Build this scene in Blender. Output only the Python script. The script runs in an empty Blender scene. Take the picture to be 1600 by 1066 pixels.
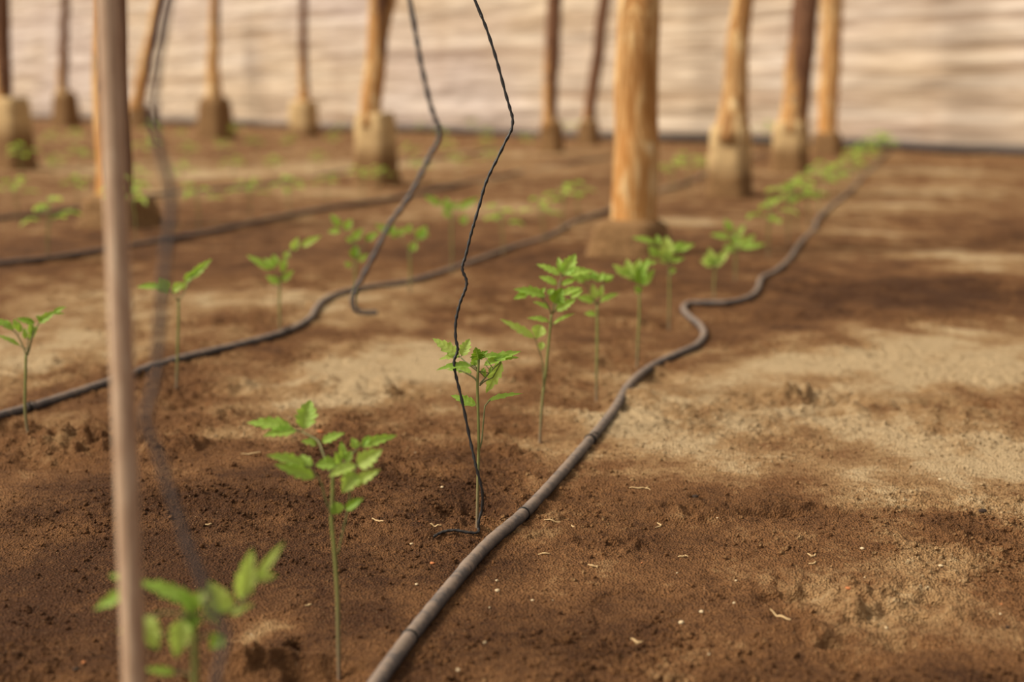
import bpy, math, random
import numpy as np
from mathutils import Vector, Matrix

# ------------------------------------------------------------------ camera model
F = 1600 / 36.0 * 50.0
H = 0.55
TH = math.atan(383.0 / F)
CT, ST = math.cos(TH), math.sin(TH)
FWD = np.array([0, CT, -ST]); UPV = np.array([0, ST, CT]); RGT = np.array([1.0, 0, 0])
CAM = np.array([0, 0, H])
scene = bpy.context.scene
COL = scene.collection

def ray(px, py):
    return FWD + RGT * ((px - 800) / F) + UPV * (-(py - 533) / F)
def at(px, py, Z):
    """point at depth Z along the optical axis"""
    return CAM + ray(px, py) * Z
def flat(px, py, z=0.0):
    d = ray(px, py); return CAM + d * ((z - H) / d[2])

# ------------------------------------------------------------------ numpy noise
def _hash(ix, iy, seed):
    n = (ix.astype(np.int64) * 374761393 + iy.astype(np.int64) * 668265263 + seed * 1442695041) & 0xffffffff
    n = ((n ^ (n >> 13)) * 1274126177) & 0xffffffff
    n = n ^ (n >> 16)
    return n
def perlin(x, y, seed=0):
    x = np.asarray(x, float); y = np.asarray(y, float)
    x0 = np.floor(x); y0 = np.floor(y); fx = x - x0; fy = y - y0
    u = fx * fx * fx * (fx * (fx * 6 - 15) + 10); v = fy * fy * fy * (fy * (fy * 6 - 15) + 10)
    def g(dx, dy):
        a = _hash(x0 + dx, y0 + dy, seed).astype(float) * (2 * math.pi / 4294967296.0)
        return np.cos(a) * (fx - dx) + np.sin(a) * (fy - dy)
    n0 = g(0, 0) * (1 - u) + g(1, 0) * u
    n1 = g(0, 1) * (1 - u) + g(1, 1) * u
    return (n0 * (1 - v) + n1 * v) * 1.5
def fbm(x, y, oct=4, seed=0, gain=.5):
    s = 0; a = 1
    for i in range(oct):
        s = s + a * perlin(x * 2 ** i + 13.7 * i, y * 2 ** i - 7.1 * i, seed + i); a *= gain
    return s

# ------------------------------------------------------------------ helpers
def mesh_obj(name, verts, faces, mat, parent=None, smooth=True, uvs=None, attrs=None):
    me = bpy.data.meshes.new(name)
    me.from_pydata([tuple(v) for v in verts], [], faces)
    if smooth:
        me.polygons.foreach_set('use_smooth', [True] * len(me.polygons))
    if uvs is not None:
        l = me.uv_layers.new(name='UVMap')
        idx = np.zeros(len(me.loops), dtype=np.int32); me.loops.foreach_get('vertex_index', idx)
        l.data.foreach_set('uv', np.asarray(uvs, dtype=np.float32)[idx].ravel())
    if attrs:
        for k, vals in attrs.items():
            at_ = me.attributes.new(k, 'FLOAT', 'POINT'); at_.data.foreach_set('value', np.asarray(vals, dtype=np.float32))
    me.update()
    o = bpy.data.objects.new(name, me); COL.objects.link(o)
    if mat: me.materials.append(mat)
    if parent:
        o.parent = parent
        o.matrix_parent_inverse = Matrix.Identity(4)
    return o

class MB:
    def __init__(s): s.v = []; s.f = []; s.uv = []
    def add(s, vs, fs, uv=None):
        b = len(s.v); s.v += [tuple(map(float, p)) for p in vs]
        s.f += [tuple(i + b for i in f) for f in fs]
        s.uv += list(uv) if uv is not None else [(0, 0)] * len(vs)
    def build(s, name, mat, parent=None, origin=(0, 0, 0), smooth=True, attrs=None):
        o = np.array(origin, float)
        return mesh_obj(name, np.array(s.v) - o, s.f, mat, parent, smooth, s.uv, attrs)

def smooth_path(pts, step=4):
    pts = [np.array(p, float) for p in pts]
    if len(pts) < 3:
        return [pts[0] + (pts[-1] - pts[0]) * t for t in np.linspace(0, 1, step + 1)]
    P = [2 * pts[0] - pts[1]] + pts + [2 * pts[-1] - pts[-2]]
    out = []
    for i in range(1, len(P) - 2):
        for k in range(step):
            t = k / step
            out.append(.5 * ((2 * P[i]) + (P[i+1] - P[i-1]) * t + (2*P[i-1] - 5*P[i] + 4*P[i+1] - P[i+2]) * t*t + (3*P[i] - P[i-1] - 3*P[i+1] + P[i+2]) * t**3))
    out.append(pts[-1]); return out

def add_tube(mb, pts, rad, seg=8, rfun=None):
    pts = [np.array(p, float) for p in pts]; n = len(pts)
    if np.isscalar(rad): rad = [rad] * n
    else: rad = list(np.interp(np.linspace(0, 1, n), np.linspace(0, 1, len(rad)), rad))
    vs = []; uv = []; prev = None; L = 0
    for i, p in enumerate(pts):
        t = pts[min(i+1, n-1)] - pts[max(i-1, 0)]; t = t / (np.linalg.norm(t) + 1e-12)
        if prev is None:
            a = np.array([0, 0, 1.0]) if abs(t[2]) < .9 else np.array([1.0, 0, 0])
            u = np.cross(t, a)
        else: u = prev - t * np.dot(prev, t)
        u /= np.linalg.norm(u); prev = u; w = np.cross(t, u)
        if i: L += np.linalg.norm(p - pts[i-1])
        for k in range(seg):
            a = 2 * math.pi * k / seg
            r = rad[i] * (rfun(i / (n-1), a) if rfun else 1)
            vs.append(p + r * (u * math.cos(a) + w * math.sin(a))); uv.append((k / seg, L))
    fs = [(i*seg + k, i*seg + (k+1) % seg, (i+1)*seg + (k+1) % seg, (i+1)*seg + k) for i in range(n-1) for k in range(seg)]
    fs.append(tuple(range(seg))[::-1]); fs.append(tuple((n-1)*seg + k for k in range(seg)))
    mb.add(vs, fs, uv)

def empty(name, loc):
    o = bpy.data.objects.new(name, None); o.empty_display_size = .02
    COL.objects.link(o); o.location = tuple(float(c) for c in loc); return o
def tag(o, label=None, cat=None, group=None, kind=None):
    if label: o['label'] = label
    if cat: o['category'] = cat
    if group: o['group'] = group
    if kind: o['kind'] = kind
    return o

# ------------------------------------------------------------------ materials
def srgb(r, g, b):
    f = lambda c: (c/255/12.92) if c/255 <= .04045 else ((c/255 + .055)/1.055) ** 2.4
    return (f(r), f(g), f(b), 1)
class NT:
    def __init__(s, name):
        s.m = bpy.data.materials.new(name); s.m.use_nodes = True
        s.t = s.m.node_tree; s.t.nodes.clear()
        s.out = s.t.nodes.new('ShaderNodeOutputMaterial')
    def n(s, typ, **kw):
        nd = s.t.nodes.new(typ)
        for k, v in kw.items():
            if k.startswith('i_'):
                key = k[2:]; key = int(key) if key.isdigit() else key.replace('_', ' ')
                if isinstance(v, bpy.types.NodeSocket): s.t.links.new(v, nd.inputs[key])
                else: nd.inputs[key].default_value = v
            else: setattr(nd, k, v)
        return nd
    def link(s, a, b): s.t.links.new(a, b)
    def math(s, op, a, b=None, c=None, clamp=False):
        nd = s.t.nodes.new('ShaderNodeMath'); nd.operation = op; nd.use_clamp = clamp
        for i, v in enumerate((a, b, c)):
            if v is None: continue
            if isinstance(v, bpy.types.NodeSocket): s.link(v, nd.inputs[i])
            else: nd.inputs[i].default_value = v
        return nd.outputs[0]
    def mix(s, fac, a, b, mode='MIX'):
        nd = s.t.nodes.new('ShaderNodeMix'); nd.data_type = 'RGBA'; nd.blend_type = mode
        for i, v in ((0, fac), (6, a), (7, b)):
            if isinstance(v, bpy.types.NodeSocket): s.link(v, nd.inputs[i])
            else: nd.inputs[i].default_value = v
        return nd.outputs[2]
    def noise(s, vec, scale, detail=4, rough=.6, dist=0):
        nd = s.n('ShaderNodeTexNoise'); nd.inputs['Scale'].default_value = scale
        nd.inputs['Detail'].default_value = detail; nd.inputs['Roughness'].default_value = rough
        nd.inputs['Distortion'].default_value = dist
        s.link(vec, nd.inputs['Vector']); return nd.outputs['Fac']
    def ramp(s, fac, stops):
        nd = s.t.nodes.new('ShaderNodeValToRGB'); e = nd.color_ramp.elements
        while len(e) < len(stops): e.new(.5)
        for i, (p, c) in enumerate(stops):
            e[i].position = p; e[i].color = c if len(c) == 4 else (*c, 1)
        s.link(fac, nd.inputs[0]); return nd.outputs[0]
    def scaled(s, vec, sc):
        nd = s.n('ShaderNodeMapping'); nd.inputs['Scale'].default_value = sc
        s.link(vec, nd.inputs['Vector']); return nd.outputs[0]
    def bump(s, h, strength, dist, normal=None):
        nd = s.n('ShaderNodeBump'); nd.inputs['Strength'].default_value = strength; nd.inputs['Distance'].default_value = dist
        s.link(h, nd.inputs['Height'])
        if normal: s.link(normal, nd.inputs['Normal'])
        return nd.outputs[0]
    def principled(s, col, rough=.8, normal=None, spec=.3):
        p = s.n('ShaderNodeBsdfPrincipled')
        if isinstance(col, bpy.types.NodeSocket): s.link(col, p.inputs['Base Color'])
        else: p.inputs['Base Color'].default_value = col
        if isinstance(rough, bpy.types.NodeSocket): s.link(rough, p.inputs['Roughness'])
        else: p.inputs['Roughness'].default_value = rough
        p.inputs['Specular IOR Level'].default_value = spec
        if normal: s.link(normal, p.inputs['Normal'])
        return p.outputs[0]
    def done(s, sh): s.link(sh, s.out.inputs['Surface']); return s.m
def BW(v): return (v, v, v, 1)

def soil_material(name='soil', crumbs=False):
    m = NT(name); tc = m.n('ShaderNodeTexCoord').outputs['Object']
    dry_lit = m.n('ShaderNodeAttribute', attribute_name='dry_lit').outputs['Fac']  # soil dryness with painted dappled light mixed in
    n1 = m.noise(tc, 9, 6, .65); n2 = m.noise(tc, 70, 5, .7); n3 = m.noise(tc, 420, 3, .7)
    d = m.math('ADD', dry_lit, m.math('MULTIPLY', m.math('SUBTRACT', n1, .5), .7))
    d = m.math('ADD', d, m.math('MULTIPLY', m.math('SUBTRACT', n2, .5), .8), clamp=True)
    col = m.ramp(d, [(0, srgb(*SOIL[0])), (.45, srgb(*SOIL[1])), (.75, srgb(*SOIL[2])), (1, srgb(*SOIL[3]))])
    # reddish grains and pale grains
    red = m.ramp(n3, [(.58, BW(0)), (.66, BW(1))])
    col = m.mix(m.math('MULTIPLY', red, .42), col, srgb(178, 124, 74))
    vor = m.n('ShaderNodeTexVoronoi'); vor.inputs['Scale'].default_value = 260; m.link(tc, vor.inputs['Vector'])
    pale = m.ramp(vor.outputs['Distance'], [(.10, BW(1)), (.2, BW(0))])
    pick = m.math('GREATER_THAN', m.n('ShaderNodeSeparateColor', i_0=vor.outputs['Color']).outputs[0], .80)
    col = m.mix(m.math('MULTIPLY', m.math('MULTIPLY', pale, pick), .55), col, srgb(205, 175, 135))
    dark = m.ramp(n2, [(.30, BW(1)), (.46, BW(0))])
    col = m.mix(m.math('MULTIPLY', dark, .3), col, srgb(48, 32, 22))
    vb = m.n('ShaderNodeTexVoronoi'); vb.inputs['Scale'].default_value = 330; m.link(tc, vb.inputs['Vector'])
    hgt = m.math('ADD', m.math('MULTIPLY', n2, 2.0), m.math('ADD', m.math('MULTIPLY', n3, 1.1), m.math('MULTIPLY', vb.outputs['Distance'], 1.4)))
    nb = m.bump(hgt, 1.0, .0045)
    return m.done(m.principled(col, .95, nb, .12))
SOIL = [(82, 54, 35), (131, 92, 59), (174, 139, 98), (204, 177, 138)]
M_SOIL = soil_material()

def leaf_material(name, c1, c2, trans):
    m = NT(name)
    uv = m.n('ShaderNodeUVMap', uv_map='UVMap').outputs[0]
    sep = m.n('ShaderNodeSeparateXYZ', i_0=uv)
    u, v = sep.outputs[0], sep.outputs[1]
    av = m.math('ABSOLUTE', v)
    lat = m.math('FRACT', m.math('SUBTRACT', m.math('MULTIPLY', u, 6.5), m.math('MULTIPLY', av, 1.3)))
    lat = m.math('ABSOLUTE', m.math('SUBTRACT', lat, .5))
    latm = m.ramp(lat, [(.0, BW(1)), (.10, BW(0))])
    mid = m.ramp(av, [(.02, BW(1)), (.09, BW(0))])
    vein = m.math('MAXIMUM', mid, m.math('MULTIPLY', latm, .65))
    tc = m.n('ShaderNodeTexCoord').outputs['Object']
    n = m.noise(tc, 60, 4, .6)
    rnd = m.n('ShaderNodeObjectInfo').outputs['Random']
    fac = m.math('ADD', m.math('MULTIPLY', n, .7), m.math('MULTIPLY', rnd, .35), clamp=True)
    col = m.mix(fac, srgb(*c1), srgb(*c2))
    col = m.mix(m.math('MULTIPLY', vein, .45), col, srgb(196, 214, 130))
    q = m.noise(tc, 500, 2, .5)
    hgt = m.math('SUBTRACT', m.math('MULTIPLY', q, .4), vein)
    nb = m.bump(hgt, .5, .0008)
    p = m.principled(col, .5, nb, .35)
    tr = m.n('ShaderNodeBsdfTranslucent'); m.link(m.mix(.5, col, srgb(190, 222, 60)), tr.inputs['Color']); m.link(nb, tr.inputs['Normal'])
    ms = m.n('ShaderNodeMixShader'); ms.inputs[0].default_value = trans
    m.link(p, ms.inputs[1]); m.link(tr.outputs[0], ms.inputs[2])
    return m.done(ms.outputs[0])
M_LEAF = leaf_material('tomato_leaf', (126, 168, 60), (172, 206, 94), .5)
M_LEAFD = leaf_material('tomato_leaf_deep', (88, 130, 24), (124, 162, 40), .35)
M_LEAFP = leaf_material('tomato_leaf_pale', (164, 194, 92), (206, 224, 124), .55)

def stem_material():
    m = NT('tomato_stem'); g = m.n('ShaderNodeTexCoord').outputs['Generated']
    z = m.n('ShaderNodeSeparateXYZ', i_0=g).outputs[2]
    tc = m.n('ShaderNodeTexCoord').outputs['Object']
    col = m.ramp(z, [(0, srgb(138, 112, 100)), (.22, srgb(124, 112, 78)), (.5, srgb(122, 124, 66)), (1, srgb(122, 132, 64))])
    n = m.noise(tc, 150, 3, .6)
    col = m.mix(m.math('MULTIPLY', n, .5), col, srgb(84, 76, 46))
    return m.done(m.principled(col, .55, m.bump(n, .3, .0006), .3))
M_STEM = stem_material()
def petiole_material():
    m = NT('petiole_green'); tc = m.n('ShaderNodeTexCoord').outputs['Object']
    n = m.noise(tc, 80, 3, .6)
    return m.done(m.principled(m.mix(n, srgb(98, 104, 56), srgb(120, 116, 78)), .55, None, .3))
M_PET = petiole_material()

def pipe_material(name, a, b, c):
    m = NT(name); tc = m.n('ShaderNodeTexCoord').outputs['Object']
    n = m.noise(tc, 38, 5, .7); n2 = m.noise(tc, 260, 4, .7)
    nz = m.n('ShaderNodeSeparateXYZ', i_0=m.n('ShaderNodeNewGeometry').outputs['Normal']).outputs[2]
    dust = m.math('ADD', m.math('MULTIPLY', nz, .35), m.math('ADD', m.math('MULTIPLY', n, .9), m.math('MULTIPLY', n2, .35)))
    col = m.ramp(dust, [(.5, srgb(*a)), (.78, srgb(*b)), (1.0, srgb(*c))])
    return m.done(m.principled(col, .62, m.bump(n2, .4, .0008), .35))
M_PIPE = pipe_material('dusty_black_pipe', (46, 44, 47), (84, 77, 75), (132, 114, 100))
M_PIPE2 = pipe_material('dusty_far_pipe', (38, 34, 34), (72, 60, 56), (112, 92, 80))
def simple(name, c, rough=.6, sc=200, c2=None, spec=.3, bump=.0004):
    m = NT(name); tc = m.n('ShaderNodeTexCoord').outputs['Object']
    n = m.noise(tc, sc, 4, .65)
    col = m.mix(n, srgb(*c), srgb(*(c2 or tuple(int(k*.7) for k in c))))
    return m.done(m.principled(col, rough, m.bump(n, .5, bump), spec))
M_WIREB = simple('black_wire', (22, 20, 20), .45, 300, (44, 41, 41), .4)
M_WIREG = simple('grey_wire', (58, 52, 52), .5, 300, (88, 80, 78), .35)
M_RING = simple('black_tie', (20, 18, 18), .5, 300)
M_PEBW = simple('pale_pebble', (216, 196, 160), .75, 300, (176, 150, 116))
M_PEBO = simple('orange_chip', (190, 122, 74), .85, 300, (160, 96, 58))
M_PEBD = simple('dark_clod', (58, 42, 32), .9, 300)
M_STRAW = simple('dry_straw', (214, 186, 140), .8, 300, (170, 138, 95))

def cane_material():
    m = NT('cane'); tc = m.n('ShaderNodeTexCoord').outputs['Object']
    v = m.scaled(tc, (160, 160, 5)); n = m.noise(v, 1, 5, .6)
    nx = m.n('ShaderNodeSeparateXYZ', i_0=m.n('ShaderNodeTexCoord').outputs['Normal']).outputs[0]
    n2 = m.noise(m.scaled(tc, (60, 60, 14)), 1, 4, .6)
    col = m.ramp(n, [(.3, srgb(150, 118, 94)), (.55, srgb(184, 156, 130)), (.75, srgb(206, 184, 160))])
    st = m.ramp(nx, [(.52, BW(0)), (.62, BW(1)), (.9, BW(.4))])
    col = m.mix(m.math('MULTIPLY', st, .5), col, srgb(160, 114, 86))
    col = m.mix(m.math('MULTIPLY', n2, .25), col, srgb(120, 96, 78))
    return m.done(m.principled(col, .6, m.bump(n, .3, .001), .3))
M_CANE = cane_material()

def wood_material():
    m = NT('peeled_post_wood'); tc = m.n('ShaderNodeTexCoord').outputs['Object']
    bark = m.n('ShaderNodeAttribute', attribute_name='bark').outputs['Fac']
    org = m.n('ShaderNodeAttribute', attribute_name='orange').outputs['Fac']
    n = m.noise(m.scaled(tc, (14, 14, 2.6)), 1.0, 6, .66, 1.4)
    n2 = m.noise(m.scaled(tc, (60, 60, 4)), 1.0, 5, .6, .3)
    base = m.ramp(n, [(.37, srgb(118, 80, 48)), (.46, srgb(176, 132, 84)), (.54, srgb(210, 174, 122)), (.64, srgb(236, 210, 164))])
    base = m.mix(m.math('MULTIPLY', org, m.ramp(n, [(.38, BW(.9)), (.62, BW(.15))])), base, srgb(204, 142, 72))
    bk = m.math('ADD', m.math('MULTIPLY', bark, 1.5), m.math('MULTIPLY', m.math('SUBTRACT', n, .62), 1.8))
    bk = m.ramp(bk, [(.38, BW(0)), (.62, BW(1))])
    bcol = m.ramp(n2, [(.3, srgb(78, 50, 36)), (.7, srgb(136, 96, 68))])
    col = m.mix(bk, base, bcol)
    crack = m.ramp(n2, [(.28, BW(1)), (.42, BW(0))])
    col = m.mix(m.math('MULTIPLY', crack, .55), col, srgb(82, 50, 28))
    hgt = m.math('ADD', m.math('MULTIPLY', n2, .4), m.math('MULTIPLY', n, 1))
    return m.done(m.principled(col, .75, m.bump(hgt, .9, .03), .2))
M_WOOD = wood_material()
def concrete_material():
    m = NT('footing_concrete'); tc = m.n('ShaderNodeTexCoord').outputs['Object']
    dirt = m.n('ShaderNodeAttribute', attribute_name='dirt').outputs['Fac']
    n = m.noise(tc, 9, 5, .65); n2 = m.noise(tc, 45, 4, .7)
    base = m.ramp(n, [(.3, srgb(158, 130, 92)), (.7, srgb(206, 178, 132))])
    dd = m.ramp(m.math('ADD', dirt, m.math('MULTIPLY', m.math('SUBTRACT', n, .5), .7)), [(.3, BW(0)), (.75, BW(1))])
    col = m.mix(dd, base, m.ramp(n2, [(.3, srgb(98, 72, 46)), (.7, srgb(142, 110, 74))]))
    return m.done(m.principled(col, .9, m.bump(m.math('ADD', n, m.math('MULTIPLY', n2, .5)), .6, .02), .15))
M_CONC = concrete_material()

def wall_material():
    m = NT('woven_sheeting'); uv = m.n('ShaderNodeUVMap', uv_map='UVMap').outputs[0]
    folds = m.noise(m.scaled(uv, (.16, 6.5, 1)), 1.0, 5, .66, .3)
    big = m.noise(m.scaled(uv, (.16, .35, 1)), 1.0, 3, .5)
    fine = m.noise(m.scaled(uv, (1.5, 26, 1)), 1.0, 3, .5, .3)
    seams = m.noise(m.scaled(uv, (1.6, .2, 1)), 1.0, 2, .5)
    col = m.ramp(folds, [(.34, srgb(158, 132, 108)), (.44, srgb(198, 176, 152)), (.56, srgb(222, 205, 184)), (.70, srgb(240, 230, 218))])
    col = m.mix(m.ramp(big, [(.45, BW(0)), (.6, BW(.6))]), col, srgb(206, 192, 190))
    col = m.mix(m.ramp(big, [(.30, BW(.45)), (.45, BW(0))]), col, srgb(236, 214, 178))
    col = m.mix(m.ramp(fine, [(.38, BW(.42)), (.56, BW(0))]), col, srgb(134, 108, 86))
    col = m.mix(m.ramp(seams, [(.32, BW(.3)), (.42, BW(0))]), col, srgb(168, 140, 116))
    # soil splash along the foot of the sheet
    z = m.n('ShaderNodeSeparateXYZ', i_0=uv).outputs[1]
    low = m.ramp(m.math('ADD', z, m.math('MULTIPLY', folds, .25)), [(.12, BW(.5)), (.5, BW(0))])
    col = m.mix(low, col, srgb(150, 120, 96))
    p = m.principled(col, .6, m.bump(folds, .6, .05), .25)
    tr = m.n('ShaderNodeBsdfTranslucent'); m.link(col, tr.inputs['Color'])
    ms = m.n('ShaderNodeMixShader'); ms.inputs[0].default_value = .25
    m.link(p, ms.inputs[1]); m.link(tr.outputs[0], ms.inputs[2])
    return m.done(ms.outputs[0])
M_WALL = wall_material()
M_SKIRT = simple('dark_skirting_hose', (44, 38, 38), .6, 20, (78, 66, 60))

# ------------------------------------------------------------------ ground
FEAT = []      # (cx, cy, rx, ry, rot, height)
def feat(px, py, rxpx, rym, h, rot=0):
    c = flat(px, py); Z = np.dot(c - CAM, FWD)
    FEAT.append((c[0], c[1], rxpx * Z / F, rym, rot, h))
# pits and heaps round the seedlings, cracks, footprints
feat(738, 800, 55, .045, -.022); feat(700, 840, 60, .03, .008); feat(800, 790, 30, .03, .006)
feat(525, 1055, 60, .04, -.012)
feat(846, 690, 60, .06, -.012); feat(800, 668, 35, .012, -.012); feat(790, 700, 30, .03, .010)
feat(925, 630, 60, .07, -.012); feat(965, 562, 25, .06, -.016); feat(905, 650, 40, .05, .010)
feat(604, 614, 62, .016, -.030, .0); feat(604, 600, 80, .05, .012)
feat(1185, 612, 36, .020, -.022); feat(1250, 622, 36, .035, .020); feat(1300, 628, 50, .035, -.022)
feat(1330, 640, 26, .02, .014); feat(1290, 645, 40, .014, -.016)
feat(1430, 610, 30, .03, -.010); feat(1418, 638, 16, .045, -.012)
feat(1500, 632, 60, .022, -.026, -.25); feat(1480, 650, 70, .03, .012)
feat(1085, 816, 55, .014, .010); feat(1020, 812, 12, .012, .008); feat(1085, 777, 14, .012, -.010)
feat(1220, 805, 45, .016, -.010); feat(1250, 925, 55, .018, -.010, .2); feat(1340, 930, 45, .012, .010)
feat(1330, 960, 20, .018, .012); feat(1415, 955, 40, .012, -.012, -.3); feat(1460, 935, 35, .012, -.012)
feat(1500, 965, 40, .02, .006); feat(1250, 985, 70, .02, .010); feat(1310, 1000, 25, .010, -.010)
feat(1420, 1000, 60, .014, -.008, -.2); feat(1330, 1030, 50, .02, -.008)
feat(425, 1036, 66, .018, .012, .6); feat(385, 1056, 40, .018, .008, .5); feat(478, 1056, 22, .014, -.008); feat(470, 1010, 12, .012, -.015)
feat(100, 690, 80, .05, .018); feat(60, 665, 60, .05, -.022); feat(190, 660, 50, .05, -.016); feat(270, 700, 60, .05, .020)
feat(140, 660, 40, .03, .014); feat(330, 650, 60, .06, .010); feat(290, 630, 30, .03, -.016)
feat(60, 720, 90, .03, -.012); feat(160, 730, 70, .03, -.010)
for i, (x, y) in enumerate([(870, 560), (1040, 585), (1000, 620), (1055, 500), (1010, 505), (600, 650), (500, 600), (420, 590), (360, 600), (470, 560), (560, 545)]):
    feat(x, y, 30 + 5 * (i % 3), .05, .010 * (-1) ** i)

ZONES = []     # cloddy, trodden or freshly dug patches
for px_, py_, rx_, ry_ in [(160, 690, 200, .13), (805, 700, 95, .10), (740, 815, 85, .06), (925, 635, 80, .11), (1250, 622, 110, .07), (1490, 635, 90, .05), (1360, 935, 190, .09),
                           (430, 1050, 70, .02), (1090, 800, 80, .05), (960, 850, 80, .04), (290, 615, 130, .10), (1010, 572, 60, .07), (600, 615, 90, .05), (1250, 800, 70, .04), (1000, 505, 80, .08)]:
    c_ = flat(px_, py_); ZONES.append((c_[0], c_[1], rx_ * float(np.dot(c_ - CAM, FWD)) / F, ry_))
DRY_LIT = []  # dry and moist soil plus dappled sunlight, both painted into the soil colour
def dry_lit_blob(px, py, rx, ry, a):
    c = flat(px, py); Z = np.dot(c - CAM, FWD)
    DRY_LIT.append((c[0], c[1], rx * Z / F, ry * Z * Z / (F * H), a))
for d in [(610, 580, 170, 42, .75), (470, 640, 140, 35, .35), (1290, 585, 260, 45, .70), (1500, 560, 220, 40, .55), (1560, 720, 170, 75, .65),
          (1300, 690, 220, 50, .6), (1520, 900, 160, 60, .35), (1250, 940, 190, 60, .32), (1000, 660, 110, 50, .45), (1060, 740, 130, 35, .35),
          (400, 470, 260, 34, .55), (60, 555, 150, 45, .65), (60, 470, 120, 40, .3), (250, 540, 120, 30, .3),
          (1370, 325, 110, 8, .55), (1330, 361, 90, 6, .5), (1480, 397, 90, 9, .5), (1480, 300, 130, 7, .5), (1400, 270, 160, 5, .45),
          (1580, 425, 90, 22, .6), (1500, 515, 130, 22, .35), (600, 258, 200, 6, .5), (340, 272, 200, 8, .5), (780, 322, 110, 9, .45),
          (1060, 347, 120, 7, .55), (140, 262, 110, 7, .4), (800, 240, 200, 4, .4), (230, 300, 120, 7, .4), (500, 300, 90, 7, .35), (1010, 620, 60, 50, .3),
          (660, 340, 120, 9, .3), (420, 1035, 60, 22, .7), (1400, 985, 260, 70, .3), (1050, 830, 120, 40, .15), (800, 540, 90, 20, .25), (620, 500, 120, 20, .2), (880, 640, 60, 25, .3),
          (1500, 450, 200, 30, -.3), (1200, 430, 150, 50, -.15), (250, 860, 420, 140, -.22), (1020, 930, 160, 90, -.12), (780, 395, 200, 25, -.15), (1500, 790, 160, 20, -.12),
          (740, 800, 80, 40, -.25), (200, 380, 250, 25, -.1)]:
    dry_lit_blob(*d)

def g_low(x, y):
    x = np.asarray(x, float); y = np.asarray(y, float)
    r = np.hypot(x, y)
    return .012 * fbm(x * .9, y * .9, 3, 5) * np.clip(r / 2.0, .2, 1.5)
def gfun(x, y, fine=True):
    x = np.asarray(x, float); y = np.asarray(y, float)
    z = g_low(x, y)
    wx = x + .012 * fbm(x * 22, y * 22, 2, 31); wy = y + .012 * fbm(x * 22, y * 22, 2, 37)
    lump_n = fbm(x * 38, y * 38, 3, 301)
    for cx, cy, rx, ry, rot, h in FEAT:
        dx = wx - cx; dy = wy - cy
        near = (abs(dx) < .6) & (abs(dy) < .6)
        c, s = math.cos(rot), math.sin(rot)
        u = (dx * c + dy * s) / rx; v = (-dx * s + dy * c) / ry
        q = np.where(near, np.exp(-(u * u + v * v) ** 1.3), 0)
        z = z + h * (1.1 if h > 0 else (1.7 if ry < .03 else 1.3)) * q * (1 + .45 * lump_n)
    if fine:
        for cx, cy, rx, ry in ZONES:
            q = np.exp(-(((wx - cx) / rx) ** 2 + ((wy - cy) / ry) ** 2) ** .9)
            z = z + .011 * q * np.maximum(lump_n, -.45) + .005 * q * np.abs(fbm(x * 60, y * 60, 2, 311))
        rough = np.clip(.45 + 1.1 * fbm(x * 2.3, y * 2.3, 3, 71), .15, 1.2)
        # tilled, crumbly strips along the planted rows
        z = z + .0062 * rough * fbm(x * 16, y * 16, 4, 11, .6)
        cr = fbm(x * 75, y * 75, 3, 23, .6)
        z = z + .0030 * (rough + .25) * np.maximum(cr, -.3) + .0008 * perlin(x * 330, y * 330, 43)
        # thin dried cracks
        k = np.abs(perlin(x * 6.5, y * 6.5, 91)); z = z - .003 * np.exp(-(k / .02) ** 2) * (fbm(x * 3, y * 3, 2, 95) > .25)
    return z
def dry_lit_fun(x, y):  # ground tone: moisture and painted light patches together
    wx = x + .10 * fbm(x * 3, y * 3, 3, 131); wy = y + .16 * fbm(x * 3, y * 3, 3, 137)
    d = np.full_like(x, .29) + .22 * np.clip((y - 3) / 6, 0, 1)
    for cx, cy, rx, ry, a in DRY_LIT:
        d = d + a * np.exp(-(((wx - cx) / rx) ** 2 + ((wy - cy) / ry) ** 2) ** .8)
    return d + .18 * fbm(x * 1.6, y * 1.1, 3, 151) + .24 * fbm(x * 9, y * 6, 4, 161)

def ground_hit(px, py, lift=0.0, fine=True):
    z = 0.0
    for _ in range(6):
        p = flat(px, py, z + lift); z = float(gfun(np.array([p[0]]), np.array([p[1]]), fine)[0])
    p = flat(px, py, z + lift); return p

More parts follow.
